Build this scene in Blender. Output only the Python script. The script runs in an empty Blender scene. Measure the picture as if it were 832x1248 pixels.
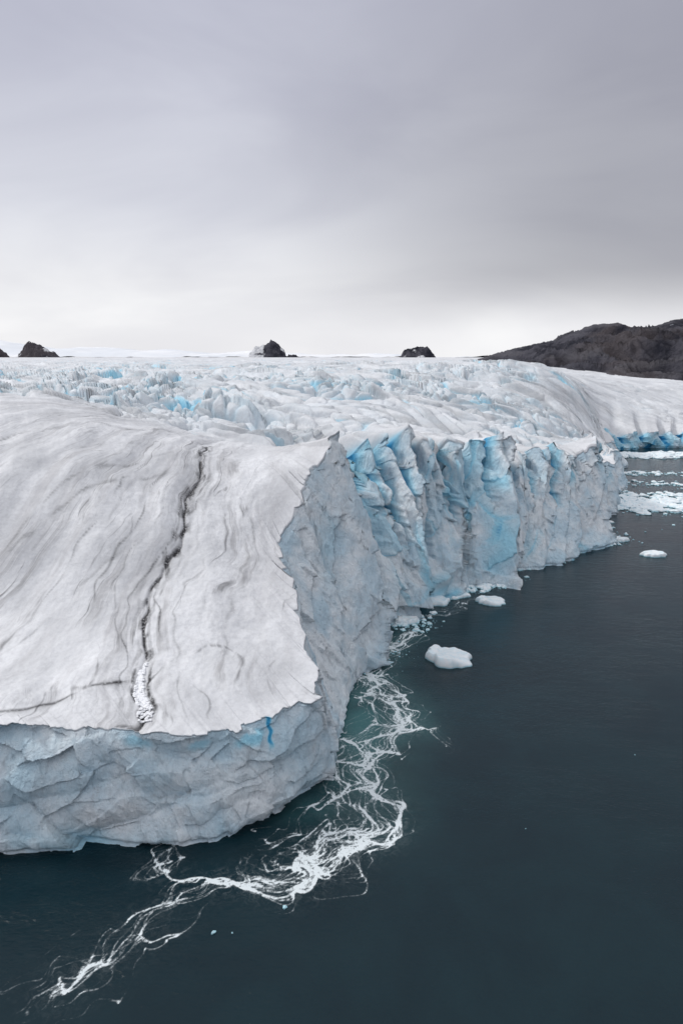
import bpy, math
import numpy as np
H=60.0
rng=np.random.default_rng(7)
# ---------------------------------------------------------------- noise helpers
G=rng.random((256,256))*2*np.pi
GX,GY=np.cos(G),np.sin(G)
def perlin(x,y,off=0.0):
    x=x+off*17.3; y=y+off*9.7
    ix=np.floor(x).astype(np.int64); iy=np.floor(y).astype(np.int64)
    fx=x-ix; fy=y-iy
    u=fx*fx*fx*(fx*(fx*6-15)+10); v=fy*fy*fy*(fy*(fy*6-15)+10)
    def g(i,j,dx,dy):
        a=(ix+i)&255; b=(iy+j)&255
        return GX[a,b]*dx+GY[a,b]*dy
    n00=g(0,0,fx,fy); n10=g(1,0,fx-1,fy); n01=g(0,1,fx,fy-1); n11=g(1,1,fx-1,fy-1)
    return ((n00*(1-u)+n10*u)*(1-v)+(n01*(1-u)+n11*u)*v)*1.5
def fbm(x,y,o=4,off=0.0,gain=.5):
    r=0;a=1
    for k in range(o):
        r=r+a*perlin(x*2**k,y*2**k,off+k*3.1); a*=gain
    return r
T=rng.random((256,256,6))
def facets(x,y,tilt=1.0,c=1.0,off=0,offs=.5):
    x=x+off*13.7; y=y+off*7.9
    ix=np.floor(x).astype(np.int64); iy=np.floor(y).astype(np.int64)
    b1=np.full(x.shape,-1e9); b2=np.full(x.shape,-1e9)
    for i in (-1,0,1):
        for j in (-1,0,1):
            a=(ix+i)&255; b=(iy+j)&255
            t=T[a,b]
            dx=x-(ix+i+t[...,0]); dy=y-(iy+j+t[...,1])
            v=(t[...,2]-.5)*offs+tilt*((t[...,3]-.5)*dx+(t[...,4]-.5)*dy)-c*(dx*dx+dy*dy)
            m=v>b1
            b2=np.where(m,b1,np.maximum(b2,v)); b1=np.where(m,v,b1)
    return b1,b2
def cells(x,y,tilt=1.0,off=0,offs=1.0):
    x=x+off*13.7; y=y+off*7.9
    ix=np.floor(x).astype(np.int64); iy=np.floor(y).astype(np.int64)
    d1=np.full(x.shape,1e9); d2=np.full(x.shape,1e9); pv=np.zeros(x.shape); rid=np.zeros(x.shape)
    for i in (-1,0,1):
        for j in (-1,0,1):
            a=(ix+i)&255; b=(iy+j)&255
            t=T[a,b]
            dx=x-(ix+i+t[...,0]); dy=y-(iy+j+t[...,1])
            d=np.sqrt(dx*dx+dy*dy)
            v=(t[...,2]-.5)*offs+tilt*((t[...,3]-.5)*dx+(t[...,4]-.5)*dy)
            m=d<d1
            d2=np.where(m,d1,np.minimum(d2,d)); d1=np.where(m,d,d1); pv=np.where(m,v,pv); rid=np.where(m,t[...,5],rid)
    return pv,d2-d1,rid
def sstep(a,b,x):
    t=np.clip((x-a)/(b-a),0,1); return t*t*(3-2*t)
def hermite(kp,kv,s):
    kp=np.asarray(kp,float); kv=np.asarray(kv,float)
    d=np.diff(kv)/np.diff(kp); m=np.empty_like(kv); m[0]=d[0]; m[-1]=d[-1]
    for i in range(1,len(kv)-1):
        m[i]=0 if d[i-1]*d[i]<=0 else 2*d[i-1]*d[i]/(d[i-1]+d[i])
    i=np.clip(np.searchsorted(kp,s)-1,0,len(kp)-2)
    h=kp[i+1]-kp[i]; t=(s-kp[i])/h
    return (2*t**3-3*t**2+1)*kv[i]+(t**3-2*t**2+t)*h*m[i]+(-2*t**3+3*t**2)*kv[i+1]+(t**3-t**2)*h*m[i+1]
def make_mesh(name,co,faces,mat,smooth=True):
    me=bpy.data.meshes.new(name)
    co=np.ascontiguousarray(co,dtype=np.float32); faces=np.ascontiguousarray(faces,dtype=np.int32)
    nf,k=faces.shape
    me.vertices.add(len(co)); me.vertices.foreach_set('co',co.ravel())
    me.loops.add(nf*k); me.loops.foreach_set('vertex_index',faces.ravel())
    me.polygons.add(nf); me.polygons.foreach_set('loop_start',np.arange(0,nf*k,k,dtype=np.int32))
    me.polygons.foreach_set('loop_total',np.full(nf,k,dtype=np.int32))
    me.update(calc_edges=True)
    me.polygons.foreach_set('use_smooth',np.full(nf,smooth))
    me.materials.append(mat)
    ob=bpy.data.objects.new(name,me); bpy.context.collection.objects.link(ob)
    return ob
def grid_faces(nr,nc,flip=False):
    i=np.arange(nr-1)[:,None]*nc+np.arange(nc-1)[None,:]
    f=np.stack([i,i+1,i+nc+1,i+nc],-1).reshape(-1,4)
    return f[:,::-1] if flip else f
def add_col(ob,name,rgba):
    a=ob.data.attributes.new(name,'FLOAT_COLOR','POINT')
    a.data.foreach_set('color',np.ascontiguousarray(rgba,dtype=np.float32).ravel())
# ---------------------------------------------------------------- node helpers
class NT:
    def __init__(s,nt): s.nt=nt; nt.nodes.clear()
    def n(s,t,**k):
        nd=s.nt.nodes.new(t)
        ins=k.pop('ins',{})
        for a,b in k.items(): setattr(nd,a,b)
        for a,b in ins.items():
            if isinstance(b,bpy.types.NodeSocket): s.nt.links.new(b,nd.inputs[a])
            else: nd.inputs[a].default_value=b
        return nd
    def math(s,op,a,b=0.0,c=0.0,clamp=False):
        nd=s.n('ShaderNodeMath',operation=op,ins={0:a,1:b,2:c}); nd.use_clamp=clamp; return nd.outputs[0]
    def mix(s,f,a,b,bt='MIX'):
        nd=s.n('ShaderNodeMix',data_type='RGBA',blend_type=bt)
        for i,v in ((0,f),(6,a),(7,b)):
            if isinstance(v,bpy.types.NodeSocket): s.nt.links.new(v,nd.inputs[i])
            else: nd.inputs[i].default_value=v if i==0 else (*v,1)
        return nd.outputs[2]
    def step(s,x,a,b,o0=0.0,o1=1.0):
        nd=s.n('ShaderNodeMapRange',interpolation_type='SMOOTHSTEP',ins={0:x,1:a,2:b,3:o0,4:o1}); return nd.outputs[0]
    def noise(s,vec,scale,detail=4,rough=.5,dist=0.0):
        return s.n('ShaderNodeTexNoise',ins={'Vector':vec,'Scale':scale,'Detail':detail,'Roughness':rough,'Distortion':dist}).outputs[0]
    def mapv(s,vec,scale,rot=(0,0,0)):
        return s.n('ShaderNodeMapping',ins={0:vec,3:scale,2:rot}).outputs[0]
def mat(name):
    m=bpy.data.materials.new(name); m.use_nodes=True; return m,NT(m.node_tree)

# ---------------------------------------------------------------- materials
def ice_material():
    m,t=mat('glacier_ice')
    geo=t.n('ShaderNodeNewGeometry'); P=geo.outputs['Position']
    at=t.n('ShaderNodeAttribute',attribute_name='mask')
    sep=t.n('ShaderNodeSeparateColor',ins={0:at.outputs['Color']})
    blue,dirt_shade,wall=sep.outputs; serac=at.outputs['Alpha']
    fl=t.n('ShaderNodeAttribute',attribute_name='flow').outputs['Vector']
    notser=t.math('SUBTRACT',1.0,t.math('MULTIPLY',serac,.6),clamp=True)
    # ---- top colour
    n1=t.noise(P,.06,6,.6); n2=t.noise(P,1.3,6,.7)
    top=t.mix(t.step(n1,.38,.62),(.68,.69,.71),(.84,.85,.87))
    top=t.mix(t.step(n2,.42,.65,0,.30),top,(.52,.52,.53))
    big=t.noise(P,.035,3,.5)
    wide=t.noise(t.mapv(fl,(2.6,1.9,1)),1.5,4,.6)
    grp=t.math('MULTIPLY',t.step(wide,.43,.57),t.step(big,.42,.58,.40,1))
    wn=t.noise(t.mapv(fl,(2.6,.65,1)),1.0,3,.5,.5)
    fr=t.math('PINGPONG',t.math('MULTIPLY',wn,14.0),.5)
    width=t.step(wide,.43,.60,.015,.10)
    line=t.math('SUBTRACT',1.0,t.math('DIVIDE',fr,width,clamp=True),clamp=True)
    fine=t.noise(t.mapv(fl,(50,7,1)),1.0,5,.7,.3)
    line=t.math('MULTIPLY',line,t.step(fine,.40,.58))
    lm=t.math('MULTIPLY',t.math('MULTIPLY',line,grp),notser)
    band=t.step(t.noise(t.mapv(fl,(3.6,.9,1)),1.3,8,.70,.6),.46,.64)
    soft=t.math('MULTIPLY',t.math('MULTIPLY',band,notser),.50)
    stre=t.math('MULTIPLY',t.math('MULTIPLY',t.step(t.noise(t.mapv(fl,(22,2.0,1)),1.0,7,.74,.8),.47,.64),grp),t.math('MULTIPLY',notser,.62))
    top=t.mix(soft,top,(.48,.475,.485))
    top=t.mix(stre,top,(.29,.285,.29))
    top=t.mix(t.math('MULTIPLY',lm,.85),top,(.11,.108,.115))
    grit=t.step(t.noise(P,3.0,5,.8),.30,.5)
    dm=t.math('MULTIPLY',dirt_shade,grit)
    top=t.mix(dm,top,(.022,.021,.024))
    # ---- wall colour
    w1=t.noise(P,.09,5,.6); w2=t.noise(t.mapv(P,(1,1,.35)),.5,6,.65)
    wc=t.mix(t.step(w1,.38,.62),(.54,.70,.80),(.82,.87,.90))
    wc=t.mix(t.step(w2,.45,.68,0,.4),wc,(.60,.69,.75))
    wd=t.step(t.noise(t.mapv(P,(1.6,1.6,.25)),.35,7,.72),.53,.72,0,.5)
    wc=t.mix(wd,wc,(.42,.44,.47))
    col=t.mix(wall,top,wc)
    b1=t.mix(t.step(blue,0,.5),col,(.36,.70,.86))
    b1=t.mix(t.step(blue,.42,.78),b1,(.04,.35,.63))
    col=t.mix(t.step(blue,.72,.97),b1,(.005,.10,.30))
    # ---- bump
    bh=t.math('ADD',t.math('MULTIPLY',t.noise(P,.55,8,.66),1.1),t.math('MULTIPLY',t.noise(P,3.0,6,.75),.34))
    vor=t.n('ShaderNodeTexVoronoi',ins={'Vector':t.mapv(P,(1,1,.6)),'Scale':.42}).outputs[0]
    flu=t.noise(t.mapv(P,(1.5,1.5,.18),(0,0,0)),.6,5,.6,.3)
    bh=t.math('ADD',bh,t.math('MULTIPLY',t.math('ADD',vor,t.math('MULTIPLY',flu,1.6)),t.math('MULTIPLY',wall,1.0)))
    bh=t.math('SUBTRACT',bh,t.math('MULTIPLY',lm,.2))
    st=t.math('ADD',.38,t.math('MULTIPLY',wall,.40))
    bmp=t.n('ShaderNodeBump',ins={'Strength':st,'Distance':.7,'Height':bh})
    p=t.n('ShaderNodeBsdfPrincipled',ins={'Base Color':col,'Roughness':.55,'Specular IOR Level':.3,'Normal':bmp.outputs[0]})
    t.n('ShaderNodeOutputMaterial',ins={0:p.outputs[0]})
    return m
def berg_material():
    m,t=mat('iceberg_ice')
    geo=t.n('ShaderNodeNewGeometry'); P=geo.outputs['Position']
    z=t.n('ShaderNodeSeparateXYZ',ins={0:P}).outputs[2]
    n=t.noise(P,.8,5,.6)
    c=t.mix(t.step(n,.35,.65),(.74,.86,.91),(.92,.95,.96))
    c=t.mix(t.step(z,.5,0,0,.8),c,(.28,.62,.72))
    b=t.n('ShaderNodeBump',ins={'Strength':.3,'Distance':.3,'Height':t.noise(P,2,6,.6)})
    p=t.n('ShaderNodeBsdfPrincipled',ins={'Base Color':c,'Roughness':.45,'Normal':b.outputs[0]})
    t.n('ShaderNodeOutputMaterial',ins={0:p.outputs[0]})
    return m
def water_material():
    m,t=mat('sea_water')
    P=t.n('ShaderNodeNewGeometry').outputs['Position']
    at=t.n('ShaderNodeAttribute',attribute_name='foam')
    sep=t.n('ShaderNodeSeparateColor',ins={0:at.outputs['Color']})
    foam,teal,haze=sep.outputs
    tn=t.noise(P,.08,5,.6,.5)
    c=t.mix(t.step(tn,.3,.7),(.0026,.0155,.023),(.0042,.021,.029))
    tm=t.math('MULTIPLY',teal,t.step(tn,.3,.6,.5,1.0))
    c=t.mix(tm,c,(.060,.175,.18))
    gust=t.step(t.noise(t.mapv(P,(1,2.2,1),(0,0,.3)),.022,4,.6,.6),.38,.62,.55,1.25)
    r=t.math('ADD',t.math('MULTIPLY',t.noise(t.mapv(P,(1,1.6,1),(0,0,.5)),1.6,6,.62,.4),.32),t.math('MULTIPLY',t.noise(t.mapv(P,(1,1.8,1),(0,0,.2)),.3,4,.6),.7))
    b=t.n('ShaderNodeBump',ins={'Strength':t.math('MULTIPLY',gust,.55),'Distance':.38,'Height':r})
    p=t.n('ShaderNodeBsdfPrincipled',ins={'Base Color':c,'Roughness':.12,'IOR':1.33,'Specular IOR Level':.42,'Normal':b.outputs[0]})
    fn=t.noise(P,2.0,7,.75,.8)
    fm=t.math('MULTIPLY',foam,t.step(fn,.30,.68,.15,1.8))
    fm=t.step(fm,.04,.70,0,.95)
    ws=t.math('MULTIPLY',haze,t.step(t.noise(P,.9,7,.8,1.2),.45,.70,0,.20))
    fm=t.math('MAXIMUM',fm,ws)
    d=t.n('ShaderNodeBsdfDiffuse',ins={0:(.76,.82,.84,1)})
    mx=t.n('ShaderNodeMixShader',ins={0:fm,1:p.outputs[0],2:d.outputs[0]})
    t.n('ShaderNodeOutputMaterial',ins={0:mx.outputs[0]})
    return m
def rock_material(name,snow):
    m,t=mat(name)
    g=t.n('ShaderNodeNewGeometry'); P=g.outputs['Position']
    n=t.noise(P,.02,8,.68); n2=t.noise(P,.006,4)
    c=t.mix(t.step(n,.40,.60),(.028,.029,.041),(.100,.098,.118))
    c=t.mix(t.step(n2,.48,.62,0,.6),c,(.125,.106,.108))
    if not snow:
        lay=t.noise(t.mapv(P,(.25,.25,1.6),(.12,.1,0)),.03,6,.7,.4)
        c=t.mix(t.step(lay,.50,.60,0,.45),c,(.155,.15,.165))
        c=t.mix(t.step(t.noise(t.mapv(P,(1,.5,2)),.012,8,.7,.5),.645,.665,0,.6),c,(.55,.57,.62))
    if snow:
        at=t.n('ShaderNodeAttribute',attribute_name='snow').outputs['Fac']
        c=t.mix(t.step(t.math('ADD',at,t.math('MULTIPLY',t.math('SUBTRACT',t.noise(P,.03,5,.7),.5),.7)),.45,.55),c,(.8,.81,.83))
    b=t.n('ShaderNodeBump',ins={'Strength':1.0,'Distance':14.0,'Height':t.noise(P,.045,8,.7)})
    p=t.n('ShaderNodeBsdfPrincipled',ins={'Base Color':c,'Roughness':.9,'Specular IOR Level':.15,'Normal':b.outputs[0]})
    t.n('ShaderNodeOutputMaterial',ins={0:p.outputs[0]})
    return m
ICE=ice_material(); BERG=berg_material(); WAT=water_material()

# ---------------------------------------------------------------- glacier
# columns: waterline x,y | rim x,y,height | inland heading dx/dy   (units of H)
K=np.array([
[-6.0,1.60,-6.0,1.75,.40,-2.0],
[-2.0,1.22,-2.0,1.30,.30,-1.2],
[-.705,1.219,-.703,1.270,.250,-.88],
[-.320,1.243,-.405,1.290,.227,-.82],
[-.206,1.289,-.221,1.320,.212,-.79],
[-.121,1.335,-.129,1.370,.222,-.76],
[-.060,1.440,-.097,1.450,.230,-.74],
[-.020,1.580,-.138,1.680,.295,-.72],
[ .000,1.717,-.180,1.900,.380,-.68],
[ .030,1.950,-.170,2.100,.480,-.65],
[ .067,2.170,-.128,2.400,.660,-.61],
[ .157,2.510,-.054,2.800,.638,-.55],
[ .250,2.620, .087,3.000,.666,-.50],
[ .355,2.690, .276,3.100,.655,-.45],
[ .550,2.900, .440,3.200,.605,-.38],
[ .712,3.070, .777,3.500,.547,-.28],
[1.020,3.340,1.040,3.750,.493,-.18],
[1.417,3.750,1.320,4.000,.480,-.08],
[1.700,4.350,1.640,4.450,.370, .02],
[2.080,5.070,2.000,5.150,.278, .10],
[2.450,6.000,2.350,6.100,.240, .18],
[3.000,7.450,2.900,7.550,.190, .25],
[3.400,7.600,3.400,7.680,.180, .33],
[3.900,7.700,3.900,7.800,.175, .42],
[6.000,8.000,6.000,8.200,.170, .8],
[20.0,9.50,20.0,10.0,.200,1.6]])
mid=(K[:,:2]+K[:,2:4])/2
kp=np.concatenate([[0],np.cumsum(np.hypot(*np.diff(mid,axis=0).T))])
def idx2s(i): return np.interp(i,np.arange(len(kp)),kp)
S=[0.0]
while S[-1]<kp[-1]:
    s=S[-1]; x=np.interp(s,kp,mid[:,0]); y=np.interp(s,kp,mid[:,1])
    d=.00150*math.hypot(x,y)
    if x<-.85: d*=1+8*min(1,(-.85-x)/.6)
    if x>4.4: d*=1+6*min(1,(x-4.4)/1.5)
    S.append(s+d)
S=np.array(S); NS=len(S)
Wx,Wy,Rx,Ry,Rh,Dx=[hermite(kp,K[:,i],S) for i in range(6)]
tx=np.gradient((Wx+Rx)/2,S); ty=np.gradient((Wy+Ry)/2,S)
def smooth1(a,w):
    out=np.empty_like(a)
    for k in range(len(a)):
        lo=np.searchsorted(S,S[k]-w); hi=np.searchsorted(S,S[k]+w)+1
        out[k]=a[lo:hi].mean()
    return out
tx=smooth1(tx,.12); ty=smooth1(ty,.12)
L=np.hypot(tx,ty); Nx,Ny=ty/L,-tx/L      # outward (seaward) normal
Dl=np.hypot(Dx,1); ux,uy=Dx/Dl,1/Dl
front=1-sstep(idx2s(5.2),idx2s(6.3),S)   # 1 on the wall facing south
# slits: index, width, depth, z0 fraction, lean
SL=[(10.35,.040,.22,.02,.05),(10.72,.012,.13,.60,-.05),(10.95,.012,.16,.35,.03),(11.25,.028,.27,.35,.03),(11.52,.011,.16,.58,.03),(11.75,.014,.17,.40,.04),(12.12,.020,.20,.35,.10),(12.45,.012,.15,.55,.02),
(12.85,.014,.17,.45,.05),(13.35,.030,.27,.30,.08),(13.7,.010,.13,.55,.05),(14.05,.014,.16,.40,.10),(14.42,.022,.23,.35,.06),(14.75,.012,.15,.50,.06),(15.25,.040,.21,.22,.12),
(15.75,.016,.15,.45,.10),(16.0,.012,.13,.55,.05),(16.25,.020,.14,.40,.14),(16.7,.014,.11,.6,.1),(17.75,.035,.15,.2,.1),(18.1,.015,.12,.4,.1),(18.5,.03,.12,.3,.1),(19.0,.04,.12,.3,.0),(19.6,.04,.12,.3,.0),(20.4,.05,.12,.3,0),(21.4,.05,.11,.2,0),(21.9,.04,.11,.2,0),(22.5,.06,.11,.3,0),(22.9,.04,.11,.3,0)]
SP=[(9.95,.075,.12,.05,.0),(11.9,.06,.10,.10,.25),(13.15,.15,.16,.07,.42),(14.2,.10,.07,.14,.30),(14.95,.17,.07,.16,.22),(16.0,.08,.15,.10,.30),(17.15,.18,.42,.14,.30),(18.2,.13,.12,.16,.2),(19.2,.10,.15,.15,.1),(20.2,.08,.2,.2,0)]
def wall_disp(S2,t2,z2,fr,rimz):
    ws=S2+.035*perlin(S2/.18,z2/.18,71); wz=z2+.035*perlin(S2/.18,z2/.18,72)
    u=ws-.50*wz
    a1,b1=facets(u/.26,wz/.44,2.4,.5,1,1.2)
    a2,e2,r2=cells((ws-.50*wz)/.12,wz/.24,2.0,2,.55)
    a3,e3,r3=cells((ws+.35*wz)/.046,wz/.085,2.0,3,.45)
    f1,g1=facets((S2+.9*z2)/.30,(z2-.20*S2)/.060,2.0,.5,4,.9)
    f2,h2,_=cells((ws-1.2*wz)/.10,(wz+.15*ws)/.048,1.8,5,.5)
    ee=sstep(idx2s(8.5),idx2s(10),S2)
    act=.45+.75*sstep(-.4,.4,perlin(S2/.30,z2/.30,77))
    e=.068*(a1+.2)*(.7+.3*ee)-.022*(1-ee)+(.048*a2+.020*a3)*act*(.65+.35*ee)
    f=.038*f1+.017*f2+.006*a3-.030
    n=.007*fbm(S2/.07,z2/.10,5,2)
    sp=0
    for (i,a,wl,wr,ln) in SP:
        x=S2-(idx2s(i)-ln*(rimz-z2)+.03*perlin(z2/.15,z2*0+i,78))
        w=np.where(x<0,wl,wr)
        sp=np.maximum(sp,a*np.exp(-np.abs(x/w)**1.15))
    sp=sp-.05*sstep(idx2s(9.9),idx2s(10.6),S2)
    base=(e+sp)*(1-fr)+f*fr+n
    bay=sstep(idx2s(10.2),idx2s(10.8),S2)*(1-sstep(idx2s(13.4),idx2s(14),S2))
    patch=sstep(-.1,.5,fbm(S2/.35,z2/.35,2,6)+.45*bay)
    recess=sstep(.03,-.05,sp+.4*e)
    blue=(1-fr)*np.clip(sstep(.22,0,a1-b1)*.26+sstep(.10,0,e2)*.22+.20*(r2>.65)+.22*recess,0,1)*patch*(.35+.65*sstep(idx2s(9.8),idx2s(10.5),S2))
    notch=0
    for (i,w,d,z0,ln) in SL:
        sc=idx2s(i)
        c=sc+ln*(t2-1)*.8+.026*perlin(z2/.09+i,z2*0+i*3.3)+.008*perlin(z2/.02+i,z2*0+i*3.3)
        ww=w*(.30+.80*t2)*(1+.3*perlin(z2/.05,z2*0+i,79))
        zz=sstep(z0-.10,z0+.25,t2)
        q=np.exp(-(np.abs(S2-c)/ww)**2.8)*zz
        qb=np.exp(-(np.abs(S2-c)/(ww*1.08))**3.5)*sstep(z0-.02,z0+.22,t2)
        notch=np.maximum(notch,q*d)
        blue=np.maximum(blue,np.clip(qb*1.15,0,1)*min(1,d/.15)*(0.72+.28*sstep(-.3,.4,perlin(S2/.05,z2/.1,8))))
    return base-notch,blue,notch
NW=160
t=np.linspace(-.12,1,NW)
s1d=cells(S/.11,S*0+.3,3.6,9,1.0)[0]; s2d=cells(S/.035,S*0+.3,2.8,10,.9)[0]
serr=(1-front)*(.022*fbm(S/.09,S*0,3,11)+.042*s1d+.013*s2d)
serr*=sstep(idx2s(8.8),idx2s(10.0),S)*(1-.6*sstep(idx2s(17.5),idx2s(20),S))
serr+=.060*np.exp(-np.abs((S-idx2s(9.95))/.035)**1.2)+.055*np.exp(-np.abs((S-idx2s(14.9))/.035)**1.2)+.03*np.exp(-np.abs((S-idx2s(13.2))/.035)**1.2)-.04*np.exp(-((S-idx2s(15.5))/.08)**2)+.03*np.exp(-((S-idx2s(17.0))/.12)**2)
serr+=.004*fbm(S/.05,S*0,3,12)+.003*cells(S/.03,S*0+.3,2.5,13,.8)[0]
cp=[(x,y,h) for x,y,h in K[:,2:5]]
cp+=[(-1.28,2.6,.865),(-1.017,2.7,.80),(-.70,2.7,.715),(-.364,2.62,.665),(-.535,1.8,.41),(-.98,1.88,.42),(-1.6,2.0,.5),(-2.5,2.7,.8),
(-1.65,3.1,.78),(-2.87,5.8,.81),(-1.65,4.4,.765),(-.95,3.5,.70),(-.475,3.4,.675),(-.09,4.97,.80),(.2,3.9,.715),(.855,5.38,.72),(.72,4.5,.66),(2.0,5.95,.55),(1.88,5.5,.46),
(2.5,7.46,.70),(4.74,9.6,.48),(5.75,11.7,.58),(4.0,8.2,.26),(-6,12,.91),(0,9,.875),(0,14,.92),(3.1,15,.83),(3.8,14,.76),(4.8,14,.67),(6.9,14,.50),(9.5,18,.4),(15,20,.3),(-15,30,.965),(0,30,.955),(5,30,.95),(12,30,.7),
(-40,80,.985),(0,80,.985),(20,80,.98),(-20,12,.95),(-10,5,.9),(-100,60,.98),(60,60,.9),(20,14,.4),(-6,3,.8),(-3,2,.55)]
cp=np.array(cp)
def q(x,y): return np.stack([x/y*1.0,np.log(y)*.9],-1)
Q=q(cp[:,0],cp[:,1]); val=np.log((1-cp[:,2])/cp[:,1]); vm=val.mean()
EPS=.10
Cw=np.linalg.solve(np.sqrt(((Q[:,None]-Q[None])**2).sum(-1)+EPS**2),val-vm)
def hsurf(x,y):
    sh=x.shape; a=(x/y).ravel(); b=(np.log(y)*.9).ravel(); o=np.zeros(len(a))
    for k in range(len(Q)):
        o+=Cw[k]*np.sqrt((a-Q[k,0])**2+(b-Q[k,1])**2+EPS**2)
    return (1-np.exp(o+vm)*y.ravel()).reshape(sh)
# wall part
t2,S2=np.meshgrid(t,S)
tc=np.clip(t2,0,1)
rim=Rh+serr
z2=t2*rim[:,None]
fr2=front[:,None]+0*t2
dsp,blu,notch=wall_disp(S2,tc,z2,fr2,rim[:,None]+0*t2)
prof=tc**1.15
fx=Wx[:,None]+(Rx-Wx)[:,None]*prof; fy=Wy[:,None]+(Ry-Wy)[:,None]*prof
fx=fx+Nx[:,None]*dsp; fy=fy+Ny[:,None]*dsp
wc=-.012*np.exp(-((z2-.004)/.008)**2)
fx+=Nx[:,None]*wc; fy+=Ny[:,None]*wc
# top part
U=[]; u=0.0
while u<85:
    u+=max(.0038,.0080*u); U.append(u)
U=np.array(U); NU=len(U)
u2,_=np.meshgrid(U,S)
dr=dsp[:,-1]; nr=notch[:,-1]; br=blu[:,-1]
drs=smooth1(dr,.09); drh=dr-drs
fh=.045+.235*sstep(idx2s(9.0),idx2s(10.2),S)
px=Rx[:,None]+ux[:,None]*u2; py=Ry[:,None]+uy[:,None]*u2
hb=hsurf(px,py)
h0=hsurf(Rx,Ry)
hh=hb+(Rh-h0)[:,None]*np.exp(-u2/.35)
hh=np.where(hh<.12,.12,hh)
shift=drs[:,None]*np.exp(-u2/.28)+drh[:,None]*np.exp(-u2/fh[:,None])
X=px+Nx[:,None]*shift; Y=py+Ny[:,None]*shift
crest=2.66+.05*perlin(px/.5,py*0,5)
blk=(1-sstep(-.02,.25,py-crest))*(1-sstep(-.15,.15,px))
near=1-blk
R=np.hypot(px,py)
far=np.exp(-np.clip(R-6,0,None)/9)
rgt=sstep(1.0,3.2,px-.10*py)
rough=near*far*sstep(.0,.45,u2)*(1-.35*rgt)
th=-.62
ca,sa=math.cos(th),math.sin(th)
wx=px+.16*perlin(px/.7,py/.7,21)+.04*perlin(px/.2,py/.2,22); wy=py+.16*perlin(px/.7,py/.7,23)+.04*perlin(px/.2,py/.2,24)
ra=ca*wx+sa*wy; rb=-sa*wx+ca*wy
c1,k1,i1=cells(ra/.34,rb/.12,2.0,31,.8)
c2,k2,i2=cells((ra+.3*rb)/.10,rb/.055,2.4,32,.6)
c3,k3,i3=cells(ra/1.1,rb/.34,1.2,34,.8)
patch=sstep(-.40,.30,fbm(px/.9,py/1.1,3,33))
crk=np.exp(-(k1/.11)**2); crs=np.exp(-(k2/.2)**2); crb=np.exp(-(k3/.05)**2)
lod=np.exp(-np.clip(R-4.0,0,None)/4.5)
hh=hh+rough*((.25+.75*patch)*(.078*c1*(.4+.6*lod)+.040*c2*patch*lod-.055*crk*lod-.022*crs*lod)+.030*c3-.025*crb)
band=perlin(ra/2.2,rb/.38,37)
hh=hh+near*far*(.026*fbm(ra/1.1,rb/.4,3,35)+.045*(1-2*np.abs(band))*sstep(.1,.8,u2))
# gentle relief of the smooth block
crx=np.interp(py,[1.2,1.28,1.43,1.6,1.8,1.92,2.33,2.6,2.9],[-.42,-.43,-.458,-.488,-.524,-.485,-.50,-.475,-.44])
crx=crx+.022*perlin(py/.16,py*0,41)+.010*perlin(py/.045,py*0,42)
dc=px-crx
fa=dc*np.exp(1.3*(py-1.5)*(dc<0))+.05*perlin(px/.6,py/.6,43)+.45*np.clip(-dc,0,2)**2*(py-1.9)
hh=hh+blk*(.026*fbm(px/.45+py*.3,py/.8,3,44)+.007*fbm(px/.12,py/.16,5,45)+.008*fbm(fa/.25,py/.9,2,46))*sstep(0,.2,u2)
incr=blk*(1-sstep(2.5,2.72,py))
w=.005*(1+.6*perlin(py/.1,py*0,47))
hh=hh-incr*(.005*np.exp(-(dc/w)**2)+.010*np.exp(-(dc/.04)**2))
hh=hh+serr[:,None]*np.exp(-u2/.09)-nr[:,None]*.95*np.exp(-u2/.17)
hh=np.minimum(hh,1-.011*R**.25)
bl_top=np.clip(rough*(crk*.50*patch*sstep(-.05,.40,perlin(px/.5,py/.5,51))+.12*crs*patch+.05*patch+.36*crb*sstep(.1,.45,perlin(px/.6,py/.6,52))),0,.46)*(1-.6*rgt)
bl_top=np.maximum(bl_top,br[:,None]*np.exp(-u2/.04))
dirt_shade=np.zeros_like(hh)
I=np.nonzero(blk>.003)
X_,Y_,dc_,fa_,in_,bk_=px[I],py[I],dc[I],fa[I],incr[I],blk[I]
o_=Y_*0
gaps=sstep(-.35,.1,perlin(Y_/.08,o_,49))
cw=.0046*(1+.7*perlin(Y_/.05,o_,48))
dd=in_*(np.exp(-(dc_/cw)**2)*(.40+.65*gaps)+.70*np.exp(-(dc_/.020)**2)*sstep(0.03,.30,perlin(X_/.02,Y_/.05,50))+.30*np.exp(-(dc_/.055)**2)*sstep(.0,.4,perlin(fa_/.016,Y_/.16,53)))
for (o,y_a,y_b,s_,k_) in ((.045,1.28,1.95,.60,1),(.095,1.35,1.7,.50,2),(.17,1.28,1.62,.50,3),(.125,1.30,2.0,.35,12),(-.04,1.30,2.2,.50,5),(-.095,1.35,1.9,.45,6),(-.16,1.5,2.4,.40,7),(-.25,1.6,2.6,.50,8),(-.47,1.3,2.4,.45,10),(.03,1.9,2.6,.45,11),(.22,1.5,2.3,.30,13)):
    dd_=fa_-o+.045*perlin(Y_/.22,o_,60+k_)+.018*perlin(Y_/.06,o_,80+k_)
    ww=.0030*(1+.7*perlin(Y_/.06,o_,90+k_))*(1+(abs(o)>.2)*.8)
    ev=sstep(y_a,y_a+.12,Y_)*sstep(y_b,y_b-.25,Y_)
    dd=dd+in_*s_*1.1*np.exp(-(dd_/ww)**2)*ev*sstep(-.30,.25,perlin(Y_/.13,o_,100+k_))
    dd=dd+in_*s_*.28*np.exp(-(dd_/.020)**2)*ev*sstep(-.1,.4,perlin(X_/.03,Y_/.08,110+k_))
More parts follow.
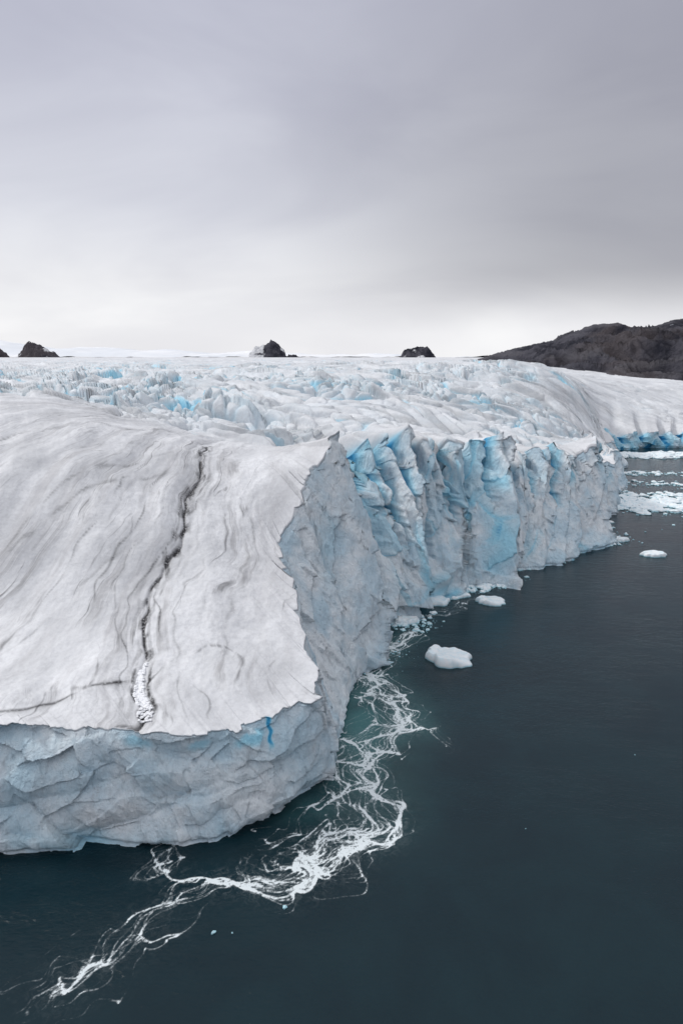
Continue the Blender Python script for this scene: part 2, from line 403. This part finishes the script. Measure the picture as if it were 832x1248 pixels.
mp=np.exp(-((Y_-1.45)/.075)**4)*np.exp(-((dc_-.006)/.015)**2)
dd=dd*(1-.95*np.clip(mp*1.8,0,1))
dd=dd+in_*.9*np.exp(-((Y_-1.45)/.09)**4)*np.exp(-((np.abs(dc_-.006)-.019)/.005)**2)*sstep(-.4,.1,perlin(X_/.01,Y_/.03,59))  # painted shade along both sides of the snow strip, added to the dirt
for (xa,ya,sl,x_l,x_r,st_) in ((-.47,1.47,.55,-1.3,-.47,.75),(-.60,2.35,1.1,-1.1,-.5,.50),(-.85,2.0,.9,-1.4,-.6,.45),(-.95,2.35,.7,-1.5,-.62,.45),(-.75,1.75,1.2,-1.1,-.62,.3)):
    oc=(Y_-ya)-sl*(X_-xa)+.045*perlin(X_/.16,o_,56+sl)+.010*perlin(X_/.04,o_,57)
    ev=bk_*sstep(x_l,x_l+.3,X_)*sstep(x_r+.03,x_r-.03,X_)
    dd=dd+ev*st_*np.exp(-(oc/.0065)**2)*sstep(-.4,.2,perlin(X_/.08,Y_/.08,58))+ev*st_*.25*np.exp(-(oc/.03)**2)*sstep(-.2,.4,perlin(X_/.05,Y_/.05,63))
dirt_shade[I]=dd
dirt_shade=dirt_shade+near*far*.36*sstep(.15,.5,fbm(ra/.9,rb/.15,4,55))*(.25+.75*rough)
bw=blu.copy()
for (i,wd,z0,z1,aa) in ((4.70,.0055,.76,.99,.66),(4.25,.030,.86,.93,.40),(2.9,.03,.88,.94,.25),(3.5,.02,.84,.90,.25)):
    bw=np.maximum(bw,aa*np.exp(-((S2-idx2s(i)-.03*(tc-.8)-.008*perlin(z2/.02,z2*0,3))/wd)**4)*sstep(z0-.06,z0+.03,tc)*sstep(z1+.03,z1-.01,tc+.02*perlin(S2/.02,S2*0,4)))
low=sstep(.5,.0,tc)*.12*(1-fr2)+(.10+.20*sstep(.30,.0,tc))*fr2+.28*sstep(idx2s(20.2),idx2s(21),S2)
bw=np.clip(bw+low*(.3+.7*sstep(-.3,.3,fbm(S2/.15,z2/.2,3,61))),0,1)
co=np.zeros((NS,NW+NU,3)); msk=np.zeros((NS,NW+NU,4)); flw=np.zeros((NS,NW+NU,3))
co[:,:NW,0]=fx; co[:,:NW,1]=fy; co[:,:NW,2]=z2-nr[:,None]*.95*tc**6
co[:,NW:,0]=X; co[:,NW:,1]=Y; co[:,NW:,2]=hh
msk[:,:NW,0]=bw; msk[:,NW:,0]=bl_top
msk[:,NW:,1]=np.clip(dirt_shade,0,1)
msk[:,:NW,2]=1-sstep(.985,1,tc); msk[:,NW:,2]=rough*.2
msk[:,NW:,3]=near
flw[:,NW:,0]=np.where(blk>.5,fa,rb*1.0); flw[:,NW:,1]=np.where(blk>.5,py,ra)
flw[:,:NW,0]=flw[:,NW:NW+1,0]; flw[:,:NW,1]=flw[:,NW:NW+1,1]
g=make_mesh('glacier',co.reshape(-1,3)*H,grid_faces(NS,NW+NU),ICE)
add_col(g,'mask',msk.reshape(-1,4))
a=g.data.attributes.new('flow','FLOAT_VECTOR','POINT'); a.data.foreach_set('vector',flw.reshape(-1).astype(np.float32))

# ---------------------------------------------------------------- water with foam
def wp(px_,py_):
    dy=py_-624; dz=184.3+dy*.975; return ((px_-416)/dz,(811.2-.2215*dy)/dz)
x0,x1,y0,y1,st=-1.05,.75,.75,2.85,.0022
gx=np.arange(x0,x1,st); gy=np.arange(y0,y1,st)
foam=np.zeros((len(gy),len(gx)))
paths=[ # (points in plan), width, strands, strength
([(505,765),(470,790),(445,815),(470,845),(500,872),(470,895),(445,925),(455,965),(462,1000),(430,1035),(390,1055),(340,1075),(300,1060),(285,1035)],.040,70,1.1),
([(470,775),(450,830),(470,880),(430,900),(420,940),(440,990),(430,1030),(380,1050),(310,1040)],.055,54,.85),
([(350,1072),(280,1075),(220,1095),(180,1120),(165,1160),(110,1190),(55,1225),(0,1250)],.022,36,.65),
([(215,1080),(200,1050),(210,1025),(180,1040),(165,1070),(190,1095)],.018,22,.7),
([(290,1065),(240,1080),(215,1075),(205,1055),(225,1030)],.012,12,.7),
([(460,900),(500,890),(540,890),(548,905),(500,915)],.020,16,.5),
([(462,1000),(490,985),(485,960),(470,940)],.014,12,.6),
([(345,1075),(380,1060),(372,1020),(378,985)],.025,18,.6),
([(230,1090),(150,1130),(60,1180),(-60,1230)],.035,18,.35),
([(480,760),(540,745),(600,715),(640,695)],.022,26,.7),
([(415,880),(440,860),(445,830),(430,800)],.035,22,.6),
([(300,1040),(350,1010),(400,960),(425,900)],.020,18,.5),
]
for pts,wd,ns,strg in paths:
    P=np.array([wp(*p) for p in pts]); sg=np.concatenate([[0],np.cumsum(np.hypot(*np.diff(P,axis=0).T))])
    n=int(sg[-1]/.0007)
    ss=np.linspace(0,sg[-1],n); cx=hermite(sg,P[:,0],ss); cy=hermite(sg,P[:,1],ss)
    kk=np.ones(81)/81
    if n>200:
        cx=np.convolve(np.pad(cx,40,'edge'),kk,'valid'); cy=np.convolve(np.pad(cy,40,'edge'),kk,'valid')
    nx=-np.gradient(cy,ss); ny=np.gradient(cx,ss)
    env=sstep(0,.06,ss)*sstep(sg[-1],sg[-1]-.18,ss)
    for k in range(ns):
        o=rng.normal()*wd*.55
        oo=o+wd*1.1*perlin(ss/.16,ss*0+k*1.37,3)+wd*.40*perlin(ss/.045,ss*0+k*2.1,4)
        xx=cx+nx*oo; yy=cy+ny*oo
        w1=perlin(xx/.12,yy/.12,5); w2=perlin(xx/.12,yy/.12,6)
        w3=perlin(xx/.045,yy/.045,7); w4=perlin(xx/.045,yy/.045,8)
        xx=xx+.040*w1+.022*w3; yy=yy+.040*w2+.022*w4
        inten=strg*env*sstep(-.25,.35,perlin(ss/.15,ss*0+k*3.3,9))*rng.uniform(.1,1.0)**1.5
        fxx=(xx-x0)/st; fyy=(yy-y0)/st; ix=np.floor(fxx).astype(int); iy=np.floor(fyy).astype(int)
        ok=(ix>1)&(iy>1)&(ix<len(gx)-3)&(iy<len(gy)-3)
        ix,iy,fxx,fyy,inten=ix[ok],iy[ok],fxx[ok],fyy[ok],inten[ok]
        ax,ay=fxx-ix,fyy-iy
        for i,wi in ((0,1-ax),(1,ax)):
            for j,wj in ((0,1-ay),(1,ay)):
                np.add.at(foam,(iy+j,ix+i),wi*wj*inten*.32)
GXX,GYY=np.meshgrid(gx,gy)
def blur(a,r):
    k=np.exp(-(np.arange(-3*r,3*r+1)/r)**2/2); k/=k.sum()
    a=np.apply_along_axis(lambda v:np.convolve(v,k,'same'),0,a)
    return np.apply_along_axis(lambda v:np.convolve(v,k,'same'),1,a)
foam=np.minimum(foam,1.5)
hz=blur(foam,11); hz2=blur(foam,28)
f1=.7*foam+.3*blur(foam,1)
edge=sstep(x0,x0+.15,GXX)*sstep(x1,x1-.1,GXX)*sstep(y0,y0+.06,GYY)*sstep(y1,y1-.1,GYY)
foam=np.clip(f1,0,1.3)*edge
haze=np.clip(hz*2.2,0,1)*edge
teal=np.clip(hz2*2.0,0,.9)*sstep(1.15,1.5,GYY)
for (cx_,cy_,rx,ry,aa) in ((440,880,.09,.28,.9),(440,930,.09,.17,.6),(385,985,.10,.06,.4),(470,790,.08,.15,.6)):
    c=wp(cx_,cy_); teal=np.maximum(teal,aa*np.exp(-((GXX-c[0])/rx)**2-((GYY-c[1])/ry)**2))
teal*=edge
ext=np.array([1.1,1.3,1.7,2.3,3.2,4.5,6.5,9,13,20,30,50,80,130,200,300])
ax_=np.concatenate([-(ext[::-1]),gx,ext]); ay_=np.concatenate([np.array([-300,-100,-30,-10,-4,-2,-1,-.3,0,.2,.4,.6]),gy,np.array([2.95,3.1,3.4,3.9,4.6,5.5,6.5,8,10,14,20,30,50,80,130,200,300])])
AX,AY=np.meshgrid(ax_,ay_)
col=np.zeros(AX.shape+(4,)); col[...,3]=1
iy,ix=12,len(ext)
for c_,arr in enumerate((foam,teal,haze)): col[iy:iy+len(gy),ix:ix+len(gx),c_]=arr
w_=make_mesh('sea_water',np.stack([AX*H,AY*H,AX*0],-1).reshape(-1,3),grid_faces(*AX.shape),WAT)
add_col(w_,'foam',col.reshape(-1,4))

# ---------------------------------------------------------------- icebergs
import bmesh
def ico(n):
    b=bmesh.new(); bmesh.ops.create_icosphere(b,subdivisions=n,radius=1)
    b.verts.ensure_lookup_table()
    v=np.array([x.co[:] for x in b.verts]); f=np.array([[y.index for y in x.verts] for x in b.faces]); b.free(); return v,f
IV,IF=ico(5); JV,JF=ico(2)
def berg(px_,py_,wpx,ratio,hgt,seed,rot=0.0):
    X0,Y0=wp(px_,py_); wdt=wpx/832*(Y0*.975+.2215)/2
    v=IV.copy()
    ang=np.arctan2(v[:,1],v[:,0])
    r=1+.30*perlin(np.cos(ang)*1.3+seed,np.sin(ang)*1.3,seed)+.16*perlin(np.cos(ang)*3+seed,np.sin(ang)*3,seed)
    x_=v[:,0]*r; y_=v[:,1]*r; z=v[:,2]
    f,_,_=cells(x_*.9+seed*3,y_*.9,.9,seed,.5)
    f2,_=facets(x_*1.3+seed*3,y_*1.3,1.4,.3,seed,.4)
    top=.62+.25*f+.55*f2+.22*x_*math.cos(seed*2)+.05*fbm(x_*3,y_*3,3,seed)
    z=np.where(z>0,np.clip(z*2.0,0,1)**.8*np.clip(top,.25,1.2),z*.4)
    c,s=math.cos(rot),math.sin(rot)
    x=x_*wdt; y=y_*wdt*ratio
    co=np.stack([(x*c-y*s+X0)*H,(x*s+y*c+Y0)*H,z*hgt*H],-1)
    make_mesh('iceberg',co,IF,BERG)
berg(547,803,54,.85,.034,1.0,-.3); berg(598,734,38,.7,.020,2.0); berg(530,734,34,.8,.018,3.0); berg(493,758,28,.8,.024,4.0)
berg(753,659,27,.6,.022,5.0); berg(796,677,31,.6,.024,6.0); berg(737,637,18,.6,.012,7.0); berg(560,727,22,.7,.016,8.5); berg(620,700,18,.7,.015,9.5)
chunks=[];cf=[];nv=0
def chunk(X0,Y0,r,hs=.5):
    global nv
    v=JV*(1+rng.uniform(-.3,.3,(len(JV),1)))
    a=rng.uniform(0,6.28); c,s=math.cos(a),math.sin(a); e=rng.uniform(.5,1)
    x=v[:,0]*r; y=v[:,1]*r*e
    chunks.append(np.stack([(x*c-y*s+X0)*H,(x*s+y*c+Y0)*H,(v[:,2]*r*hs+r*.08)*H],-1)); cf.append(JF+nv); nv+=len(JV)
def scatter(cx_,cy_,sx,sy,n,r0,r1,hs=.5,slope=0):
    c=wp(cx_,cy_)
    for _ in range(n):
        a=rng.normal()*.5; b=rng.normal()*.5
        chunk(c[0]+a*sx+b*slope,c[1]+b*sy+a*slope,r0+(r1-r0)*rng.random()**4,hs)
scatter(795,617,.36,.24,520,.004,.055,.35); scatter(840,612,.4,.30,320,.004,.055,.35); scatter(760,610,.16,.18,140,.004,.035,.35)
scatter(800,556,.6,.16,420,.01,.08,.4); scatter(790,577,.5,.12,140,.006,.035,.4); scatter(800,590,.5,.16,110,.005,.03,.4)
scatter(575,718,.22,.09,340,.002,.022,.5,.08); scatter(630,694,.22,.08,240,.002,.018,.5,.10); scatter(500,760,.10,.08,170,.002,.018)
scatter(690,668,.3,.09,220,.002,.018,.5,.08); scatter(755,600,.1,.3,100,.004,.02,.4); scatter(470,800,.10,.12,90,.001,.007); scatter(740,650,.2,.3,80,.002,.014)
for p in ((260,1137,.005),(347,1106,.0045),(283,1137,.002),(820,640,.01),(830,596,.014),(773,920,.0015),(640,1010,.0015)):
    X0,Y0=wp(p[0],p[1]); chunk(X0,Y0,p[2],.6)
make_mesh('brash_ice',np.concatenate(chunks),np.concatenate(cf),BERG,smooth=False)
# refrozen rubble filling part of the crack
chunks=[];cf=[];nv=0
SNOW,ts=mat('refrozen_snow')
p_=ts.n('ShaderNodeBsdfPrincipled',ins={'Base Color':(.93,.94,.96,1),'Roughness':.6,'Normal':ts.n('ShaderNodeBump',ins={'Strength':.4,'Distance':.1,'Height':ts.noise(ts.n('ShaderNodeNewGeometry').outputs['Position'],5,5)}).outputs[0]})
ts.n('ShaderNodeOutputMaterial',ins={0:p_.outputs[0]})
sel=(px>-.56)&(px<-.36)&(py>1.28)&(py<1.65)
pxs,pys,hhs,crs_=px[sel],py[sel],hh[sel],crx[sel]
for k in range(560):
    yy=1.45+.075*max(-1.3,min(1.3,rng.normal()*.7)); wdh=.004+.006*sstep(1.52,1.38,np.array(yy))
    cxx=crs_[np.argmin(np.abs(pys-yy))]
    xx=cxx+np.clip(rng.normal(),-1.5,1.5)*float(wdh)+.004
    i=np.argmin((pxs-xx)**2+(pys-yy)**2)
    v=JV*(1+rng.uniform(-.3,.3,(len(JV),1))); r=.0018+.0030*rng.random()**2
    chunks.append((v*np.array([r,r,r*.5])+np.array([xx,yy,hhs[i]+.001]))*H); cf.append(JF+nv); nv+=len(JV)
make_mesh('snow_rubble',np.concatenate(chunks),np.concatenate(cf),SNOW,smooth=False)

# ---------------------------------------------------------------- mountains
ROCK=rock_material('mountain_rock',False); NROCK=rock_material('nunatak_rock',True)
cx=np.array([2.5,3.6,4.1,5.0,6.0,6.6,7.3,8.0,8.5,9.2,9.8,10.8,12.5,15,20,30]); cz=np.array([.5,.78,.86,1.12,1.38,1.50,1.76,2.0,2.03,1.86,1.98,2.22,2.6,2.9,3.0,2.5])
mx=np.linspace(2.5,30,1100); my=np.linspace(9,36,500)
MX,MY=np.meshgrid(mx,my)
cr=hermite(cx,cz,mx)[None,:]+.0*MY
yc=22+.6*perlin(MX/3,MX*0,70)
dd=np.abs(MY-yc)
wxm=MX+.3*perlin(MX/1.5,MY/2,75)
rid=1-np.abs(fbm(wxm/1.2+.35*MY,MY/3.5,6,71,.5))*1.4
mz=cr-dd*(.18-.07*(1-sstep(4.5,8,MX)))+(rid-.75)*1.0*np.clip(dd/2.5,.05,1)*np.clip(cr-.4,0,1.2)+.045*fbm(MX/.5,MY/.6,5,73,.5)
mz-=np.clip(4.4-MX,0,None)*.3
mb=make_mesh('mountain',np.stack([MX,MY,mz],-1).reshape(-1,3)*H,grid_faces(*MX.shape),ROCK)
def nunatak(pxc,wpx,prof,Y0,seed,name='nunatak',snowy=0.0):
    X0=(pxc-416)/832*(Y0*.975); hw=wpx/832*Y0*.975/2
    gx_=np.linspace(-1.3,1.3,160); gy_=np.linspace(-1,1,80); A,B=np.meshgrid(gx_,gy_)
    pr=np.interp((A+1)/2,[p[0] for p in prof],[p[1] for p in prof])/852*Y0
    z=1.0+pr*(1-.9*np.abs(B)**1.2)+ .0022*Y0*fbm(A*3,B*3,5,seed,.6)*1.2 - .02*Y0*np.abs(B)**2*.4-np.clip(np.abs(A)-1,0,None)*.03*Y0
    ob=make_mesh(name,np.stack([(X0+A*hw),(Y0+B*hw*.8),z],-1).reshape(-1,3)*H,grid_faces(*A.shape),NROCK)
    sn=.25+snowy*sstep(.3,-.5,A)*.6+.35*fbm(A*1.2,B*2,3,seed+1)
    add_col(ob,'snow',np.repeat(np.clip(sn,0,1).reshape(-1,1),4,1))
nunatak(326,48,[(0,-6),(.05,4),(.2,12),(.45,13),(.6,20),(.75,17),(.95,4),(1,-6)],42,80,snowy=.8)
nunatak(357,28,[(0,-8),(.2,1),(.6,2),(1,-8)],42,83)
nunatak(510,48,[(0,-4),(.1,6),(.35,11),(.7,12),(.85,5),(1,-6)],46,84,snowy=.3)
nunatak(54,46,[(0,10),(.1,18),(.4,14),(.8,3),(1,-6)],40,86,snowy=.15)
nunatak(-6,36,[(0,18),(.5,15),(.85,5),(1,-6)],40,88)
SN,t_=mat('snow')
p_=t_.n('ShaderNodeBsdfPrincipled',ins={'Base Color':t_.mix(t_.step(t_.noise(t_.n('ShaderNodeNewGeometry').outputs['Position'],.003,5),.4,.6),(.78,.81,.85),(.90,.91,.93)),'Roughness':.8})
t_.n('ShaderNodeOutputMaterial',ins={0:p_.outputs[0]})
sx=np.linspace(-60,25,500); sy=np.linspace(50,70,40); A,B=np.meshgrid(sx,sy)
px_of=416+832*A/(60*.975)
hp=np.interp(px_of,[-400,-40,0,30,70,120,170,210,260,310,400,470,560],[30,24,21,14,9,12,8,9,4,7,2,4,-4])
z=1.0+(hp/852*60)*(1-(np.abs(B-60)/10)**1.5)+.12*fbm(A/3,B/5,4,90)
make_mesh('snow_hill',np.stack([A,B,z],-1).reshape(-1,3)*H,grid_faces(*A.shape),SN)

# ---------------------------------------------------------------- world
wd=bpy.data.worlds.new('World'); bpy.context.scene.world=wd; wd.use_nodes=True
t=NT(wd.node_tree)
D=t.n('ShaderNodeTexCoord').outputs['Generated']
xyz=t.n('ShaderNodeSeparateXYZ',ins={0:D}); dx,dy,dz=xyz.outputs
warp=t.noise(t.mapv(D,(1.2,1.2,3.0)),1.0,4,.5,.3)
zz=t.math('ADD',dz,t.math('MULTIPLY',t.math('SUBTRACT',warp,.5),.09))
rp=t.n('ShaderNodeValToRGB',ins={0:zz}); e=rp.color_ramp.elements
for i,(p,c) in enumerate([(0,(.86,.86,.88)),(.04,(.88,.88,.90)),(.10,(.78,.78,.81)),(.20,(.67,.68,.74)),(.32,(.56,.57,.65)),(.43,(.48,.49,.58)),(.7,(.78,.79,.84)),(1,(.94,.95,.97))]):
    if i<2: el=e[i]; el.position=p
    else: el=e.new(p)
    el.color=(*c,1)
dk=t.math('MULTIPLY',t.step(t.math('ADD',dx,t.math('MULTIPLY',warp,.3)),-.05,.55),t.math('MULTIPLY',t.step(zz,.03,.13),t.step(zz,.85,.16)))
sky=t.mix(t.math('MULTIPLY',dk,.68),rp.outputs[0],(.24,.24,.275))
cl=t.noise(t.mapv(D,(1.5,1.5,5),(0,0,.4)),1.3,5,.5,.5)
sky=t.mix(1.0,sky,t.mix(t.step(cl,.32,.68),(.90,.90,.92),(1.07,1.07,1.06)),'MULTIPLY')
bg=t.n('ShaderNodeBackground',ins={0:sky,1:1.06})
ns=t.n('ShaderNodeTexSky',sky_type='NISHITA',sun_disc=False)
SE,AZ=44,-65
ns.sun_elevation=math.radians(SE); ns.sun_rotation=math.radians(AZ)
b2=t.n('ShaderNodeBackground',ins={0:ns.outputs[0],1:.1})
mxs=t.n('ShaderNodeMixShader',ins={0:.05,1:bg.outputs[0],2:b2.outputs[0]})
t.n('ShaderNodeOutputWorld',ins={0:mxs.outputs[0]})
sl=bpy.data.lights.new('sun','SUN'); sl.energy=1.5; sl.angle=math.radians(10); sl.color=(1,.98,.95)
so=bpy.data.objects.new('sun',sl); bpy.context.collection.objects.link(so)
from mathutils import Vector
a_=math.radians(AZ); e_=math.radians(SE)
v=Vector((math.sin(a_)*math.cos(e_),math.cos(a_)*math.cos(e_),math.sin(e_)))
so.rotation_euler=v.to_track_quat('Z','Y').to_euler()
# ---------------------------------------------------------------- camera
cd=bpy.data.cameras.new('camera'); cam=bpy.data.objects.new('camera',cd); bpy.context.collection.objects.link(cam)
cam.location=(0,0,H); cam.rotation_euler=(math.radians(90-12.8),0,0)
cd.sensor_fit='VERTICAL'; cd.sensor_height=36; cd.lens=24; cd.clip_start=1; cd.clip_end=60000
sc=bpy.context.scene; sc.camera=cam
sc.view_settings.view_transform='Standard'; sc.view_settings.look='None'; sc.view_settings.exposure=0
